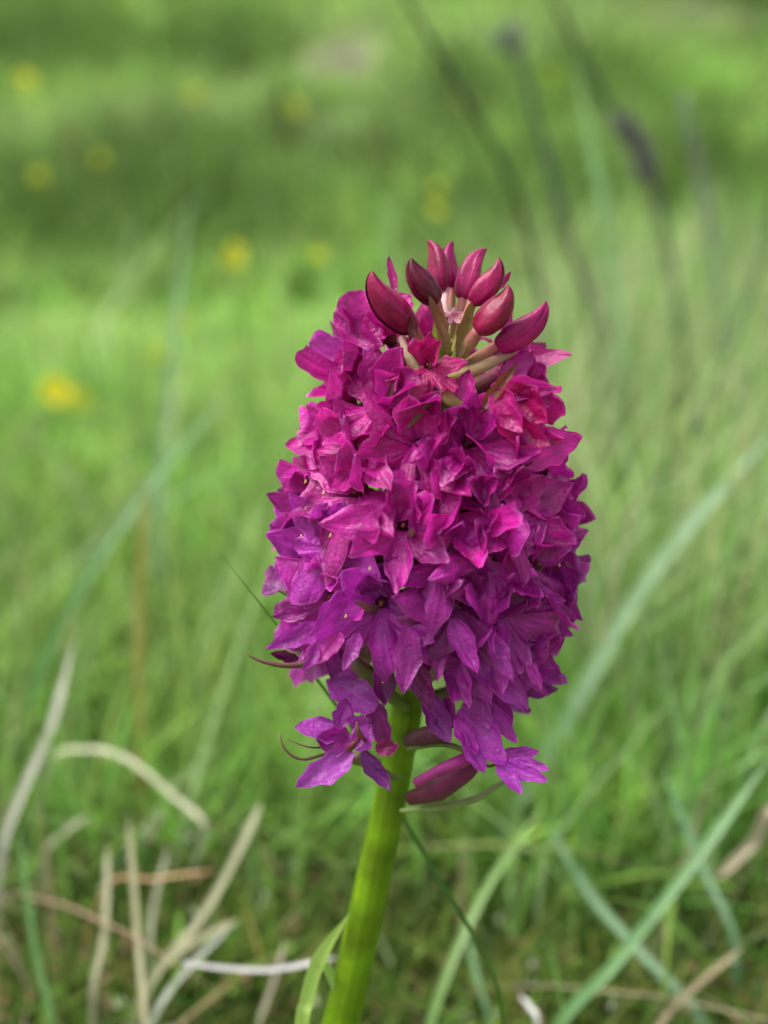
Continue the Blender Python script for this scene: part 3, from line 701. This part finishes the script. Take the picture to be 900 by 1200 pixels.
px_tube('ovary', [(500, 455, .1440), (480, 420, .1430), (470, 395, .1435)], [4, 6, 5, 4], (.42, .45, .18), (.42, .20, .2))
px_tube('ovary', [(545, 480, .1430), (528, 470, .1420), (522, 455, .1425)], [7, 8, 8, 5], (.34, .34, .08), (.34, .18, .1))
px_tube('ovary', [(468, 470, .1450), (462, 430, .1445), (452, 405, .1450)], [2, 4, 4, 1], (.30, .30, .14), (.42, .10, .30))
px_petal('bract', (537, 420, .1440), (553, 352, .1425), 17, (.20, .13, .04), M_BRACT, .2, .2, .5, .05)
px_petal('bract', (486, 405, .1425), (481, 370, .1420), 12, (.12, .02, .03), M_BRACT, .2, 0, .5, .05)
px_petal('bract', (524, 398, .1420), (502, 345, .1415), 13, (.18, .07, .03), M_BRACT, .2, 0, .6, .05)
px_petal('bract', (562, 482, .1405), (607, 424, .1395), 15, (.20, .05, .03), M_BRACT, .2, .1, .6, .05)
px_petal('bract', (452, 470, .1425), (468, 440, .1415), 8, (.12, .04, .05), M_BRACT, .2, 0, .5, .05)
px_petal('bract', (478, 500, .1400), (520, 455, .1400), 7, (.18, .12, .04), M_BRACT, .2, 0, .6, .05)
px_petal('sepal', (463, 345, .1470), (455, 299, .1475), 11, (.36, .016, .16), bend=.3)
px_petal('sepal', (583, 340, .1490), (599, 318, .1490), 9, (.34, .014, .12), bend=.2)
px_petal('lip', (446, 408, .1470), (408, 341, .1480), 44, (.46, .015, .24), bend=.3, cup=.2, ruf=.5, a=.8, b=.4)
px_petal('lip', (440, 408, .1462), (391, 366, .1475), 30, (.46, .015, .26), bend=.3, cup=.3, ruf=.45, a=.7, b=.6)
px_petal('lip', (420, 430, .1500), (362, 402, .1515), 46, (.50, .05, .40), bend=.3, cup=.2, ruf=.5, a=.7, b=.4)
px_petal('sepal', (565, 420, .1530), (672, 418, .1520), 30, (.45, .025, .22), bend=.3, tipc=.3, cup=.3)
px_petal('sepal', (600, 440, .1530), (640, 402, .1545), 34, (.40, .03, .18), bend=.2)
RD2 = (.46, .008, .14)
fr = px_tube('flower', [(560, 470, .1450), (580, 470, .1425), (598, 474, .1410)], [5, 9, 12, 10], (.30, .22, .08), (.40, .02, .08))
for nm, b_, t_, w_, c_, bd, tc_ in (('sepal', (575, 455, .1420), (653, 455, .1400), 30, (.50, .015, .25), .2, -.3), ('petal', (588, 458, .1412), (642, 500, .1398), 52, RD2, .7, .3),
        ('sepal', (578, 458, .1405), (612, 508, .1385), 34, (.48, .012, .20), .1, .2), ('lip', (582, 490, .1400), (648, 524, .1385), 36, (.38, .006, .12), .6, .4),
        ('petal', (590, 452, .1425), (634, 470, .1410), 40, (.55, .012, .20), .3, .1), ('lip', (600, 470, .1415), (640, 482, .1400), 46, (.36, .006, .12), .5, .2)):
    px_petal(nm, b_, t_, w_, c_, bend=bd, tipc=tc_, cup=.35, ruf=.2, parent=fr)
for nm, b_, t_, w_, c_, bd, tc_ in (('petal', (478, 478, .1425), (438, 432, .1415), 36, (.52, .02, .30), .3, .3), ('sepal', (540, 478, .1420), (548, 432, .1425), 26, (.5, .02, .26), .2, .2), ('petal', (455, 440, .1460), (424, 408, .1450), 24, (.5, .08, .42), .2, .2), ('petal', (590, 450, .1460), (625, 412, .1455), 30, (.5, .03, .3), .2, .3)):
    px_petal(nm, b_, t_, w_, c_, bend=bd, tipc=tc_, cup=.3, ruf=.35)

# tiny unopened star in the middle of the buds
st = px_tube('flower', [(528, 395, .1480), (531, 378, .1470), (532, 371, .1465)], [3, 4, 5, 4], (.42, .40, .2), (.62, .30, .36))
for k in range(5):
    a = k * 1.257 + .3
    px_petal('petal', (532, 370, .1463), (532 + 13 * math.cos(a), 370 - 11 * math.sin(a), .1455), 8, (.68, .34, .44), bend=.3, parent=st, nu=8, nv=5)
px_tube('ovary', [(524, 372, .1475), (521, 352, .1482), (524, 338, .1500)], [3, 4, 4, 3], (.60, .42, .36), (.58, .22, .30))

# lower left flower, half withered, turned to the left
VIO = (.31, .085, .50); VI2 = (.22, .03, .30)
ll = px_tube('flower', [(468, 912, .158), (440, 905, .152), (418, 885, .148)], [4, 6, 6, 4], (.16, .2, .04), (.16, .1, .06))
tag(ll, 'lowest flower left of the stem, half withered')
for nm, b_, t_, w_, c_, bd, tc_ in (('sepal', (442, 828, .1480), (382, 797, .1500), 42, VIO, -.2, .2), ('sepal', (404, 856, .1440), (345, 850, .1430), 29, (.36, .10, .58), .2, -.3),
        ('lip', (414, 882, .1430), (346, 922, .1410), 34, (.34, .10, .56), .2, -.2), ('petal', (412, 868, .1432), (369, 866, .1420), 34, (.24, .02, .28), .5, .2),
        ('petal', (398, 852, .1435), (405, 818, .1440), 25, (.24, .03, .34), .2, 0), ('petal', (415, 878, .1425), (436, 850, .1425), 30, (.28, .05, .42), .4, 0),
        ('sepal', (428, 815, .1500), (458, 882, .1500), 27, (.28, .04, .34), .1, 0), ('sepal', (425, 880, .1440), (458, 928, .1430), 22, (.14, .03, .24), .3, .3),
        ('petal', (430, 852, .1445), (408, 840, .1425), 22, (.30, .06, .45), .3, 0), ('petal', (440, 878, .147), (468, 874, .146), 20, (.30, .02, .14), .3, 0)):
    px_petal(nm, b_, t_, w_, c_, bend=bd, tipc=tc_, cup=.25, ruf=.3, parent=ll)
px_tube('column', [(428, 868, .1425), (420, 858, .1415), (418, 846, .1412)], [2, 3.5, 3, 1], (.13, .03, .04), (.20, .08, .06), parent=ll)
px_tube('throat', [(408, 880, .1420), (414, 872, .1415), (420, 866, .142)], [3, 4, 3, 2], (.10, .02, .03), (.14, .03, .03), parent=ll)
px_petal('bract', (450, 900, .156), (400, 888, .150), 10, (.10, .12, .03), M_BRACT, .2, parent=ll)
fil = px_tube('bract', [(455, 905, .156), (400, 882, .147), (355, 890, .1440), (334, 878, .1430), (328, 860, .1430)], [2.5, 2.2, 1.6, 1.2, .6], (.14, .12, .04), (.16, .04, .08), parent=ll)
px_tube('bract', [(400, 872, .1450), (365, 876, .1440), (336, 866, .1435)], [1.2, 1.2, .8, .4], (.14, .05, .06), (.16, .04, .08), parent=ll)
# long thin bract pointing left under the spike
px_tube('bract', [(470, 800, .157), (400, 772, .150), (345, 780, .147), (310, 776, .1455), (289, 767, .1450)], [4, 4.5, 3.5, 2, .6], (.15, .13, .05), (.18, .035, .08))
px_petal('sepal', (350, 772, .150), (316, 765, .148), 14, (.12, .01, .07), bend=.4)
# bottom fringe of hanging petals
for nm, b_, t_, w_, c_, bd, tc_ in (('sepal', (385, 733, .1425), (311, 760, .1400), 32, (.30, .05, .42), .15, .2), ('sepal', (395, 738, .1420), (354, 786, .1400), 27, (.28, .05, .40), .1, .1),
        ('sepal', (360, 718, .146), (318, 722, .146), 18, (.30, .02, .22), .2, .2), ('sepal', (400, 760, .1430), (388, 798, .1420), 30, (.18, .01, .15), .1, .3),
        ('petal', (400, 742, .1400), (372, 778, .1390), 24, (.36, .04, .36), .2, -.1),
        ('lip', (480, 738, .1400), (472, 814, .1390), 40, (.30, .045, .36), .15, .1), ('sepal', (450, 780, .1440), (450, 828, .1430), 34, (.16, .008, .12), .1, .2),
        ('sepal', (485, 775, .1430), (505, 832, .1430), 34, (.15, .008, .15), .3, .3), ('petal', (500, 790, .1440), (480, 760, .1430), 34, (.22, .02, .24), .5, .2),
        ('sepal', (540, 780, .1430), (550, 832, .1420), 20, (.36, .06, .44), .1, .1), ('lip', (560, 765, .1425), (620, 832, .1420), 46, (.32, .06, .44), .2, .1),
        ('lip', (545, 770, .1430), (575, 825, .1425), 40, (.30, .045, .38), .2, .1), ('sepal', (610, 790, .146), (645, 815, .146), 14, (.34, .05, .44), .2, .1),
        ('sepal', (640, 690, .150), (684, 728, .149), 28, (.34, .05, .38), .3, .3), ('sepal', (635, 730, .149), (672, 745, .149), 22, (.34, .04, .40), .2, .1),
        ('petal', (520, 740, .1420), (512, 800, .1405), 24, (.36, .02, .26), .2, .2), ('petal', (590, 760, .1415), (588, 815, .1405), 24, (.36, .05, .42), .2, .3), ('petal', (420, 742, .1400), (402, 786, .1390), 22, (.34, .03, .3), .2, .3),
        ('sepal', (575, 742, .1405), (600, 800, .1392), 26, (.36, .03, .32), .2, -.2), ('lip', (530, 725, .1400), (560, 790, .1385), 34, (.36, .02, .3), .2, .1), ('sepal', (620, 775, .1440), (635, 812, .1430), 18, (.36, .04, .4), .2, .1),
        ('sepal', (620, 762, .149), (658, 790, .148), 24, (.34, .05, .42), .2, .1)):
    px_petal(nm, b_, t_, w_ * .85, c_, bend=bd, tipc=tc_, cup=.3, ruf=.35, a=.5, b=.85)
# lower right flower
lr = px_tube('flower', [(482, 935, .158), (515, 925, .153), (545, 903, .150), (562, 885, .149)], [9, 13, 12, 8], (.09, .015, .035), (.20, .015, .11))
tag(lr, 'lowest flower right of the stem, on a thick purple tube')
for nm, b_, t_, w_, c_, bd, tc_ in (('sepal', (500, 815, .1460), (528, 872, .1450), 34, (.22, .03, .34), .2, .3), ('petal', (520, 855, .146), (528, 815, .145), 32, (.22, .02, .24), .3, .2),
        ('lip', (540, 830, .1450), (592, 898, .1430), 46, (.34, .06, .50), .2, .1), ('lip', (560, 800, .1470), (598, 858, .1455), 48, (.32, .04, .42), .15, .1),
        ('petal', (535, 842, .1440), (560, 885, .1425), 26, (.30, .03, .40), .5, .3), ('petal', (572, 825, .1450), (606, 872, .1440), 24, (.32, .04, .42), .3, .3), ('sepal', (545, 868, .1440), (568, 906, .1425), 26, (.34, .07, .54), .2, .1), ('lip', (583, 890, .1430), (612, 932, .1415), 22, (.36, .08, .60), .3, .4),
        ('lip', (590, 893, .1435), (643, 916, .1420), 22, (.36, .08, .60), -.2, .5), ('sepal', (585, 888, .1440), (632, 880, .1450), 22, (.34, .06, .50), .2, .1),
        ('lip', (600, 890, .1440), (644, 902, .1430), 18, (.40, .12, .62), -.2, .1)):
    px_petal(nm, b_, t_, w_ * .9, c_, bend=bd, tipc=tc_, cup=.3, ruf=.4, parent=lr, a=.5, b=.75)
px_tube('spur', [(560, 880, .150), (545, 890, .1475), (515, 903, .1475), (487, 918, .1485)], [8, 8, 7, 6], (.34, .02, .22), (.26, .03, .14), parent=lr)
px_tube('bract', [(470, 950, .160), (520, 945, .157), (560, 935, .155), (585, 920, .154), (615, 905, .153)], [3, 4.5, 4, 3, 1], (.20, .26, .08), (.22, .2, .12), parent=lr)
px_tube('bract', [(478, 878, .158), (520, 872, .152), (555, 885, .149), (572, 898, .147), (592, 890, .1435)], [3, 3.5, 3, 2, .6], (.14, .18, .05), (.10, .03, .02), parent=lr)
px_tube('ovary', [(480, 868, .159), (500, 862, .154), (522, 858, .150)], [9, 11, 11, 9], (.10, .03, .05), (.14, .02, .08))
px_tube('ovary', [(490, 800, .156), (520, 778, .150), (540, 760, .147)], [7, 10, 11, 8], (.20, .22, .06), (.20, .05, .1))
px_tube('ovary', [(475, 830, .157), (440, 800, .152), (415, 775, .148)], [7, 9, 9, 7], (.16, .22, .05), (.18, .12, .08))
# pollen stuck to petal edges
for px, py in ((358, 541), (357, 566), (361, 579), (378, 579), (330, 628), (352, 630), (386, 629), (432, 668), (404, 724), (654, 664), (652, 656), (448, 800)):
    c, n_, q_ = surf(px, py); c = at(px, py, np.dot(c - CAM, FWD) - .0045)
    V, F, uv = tube(np.array([c, c + np.array([.0002, 0, .0002]), c + np.array([.0001, 0, .0004])]), [.0001, .00016, .00006], 6)
    obj('pollen', V, F, M_THROAT, orchid, origin=c, uv=uv, color=(.75, .5, .16))
# light green leaf clasping the stem at the bottom
LP = [foot + np.array([-.003, 0, 0]), at(350, 1240, .1680), at(360, 1170, .1665), at(376, 1120, .1655), at(410, 1070, .1640)]
V, F, uv = strip(LP, .0019, nrm(np.array([.15, -1, .3])), .35, .2, point=.25, n=34)
obj('leaf', V, F, M_BLADE, orchid, origin=foot, uv=uv, color=(.34, .48, .11))
V, F, uv = strip([at(372, 1128, .1657), at(384, 1135, .1665), at(392, 1165, .1670)], .0013, nrm(np.array([.15, -1, .3])), .3, .2, point=.4, n=14)
obj('leaf', V, F, M_BLADE, orchid, origin=V[0], uv=uv, color=(.28, .42, .09))
for o in bpy.data.objects:
    if '_o' in o: del o['_o']
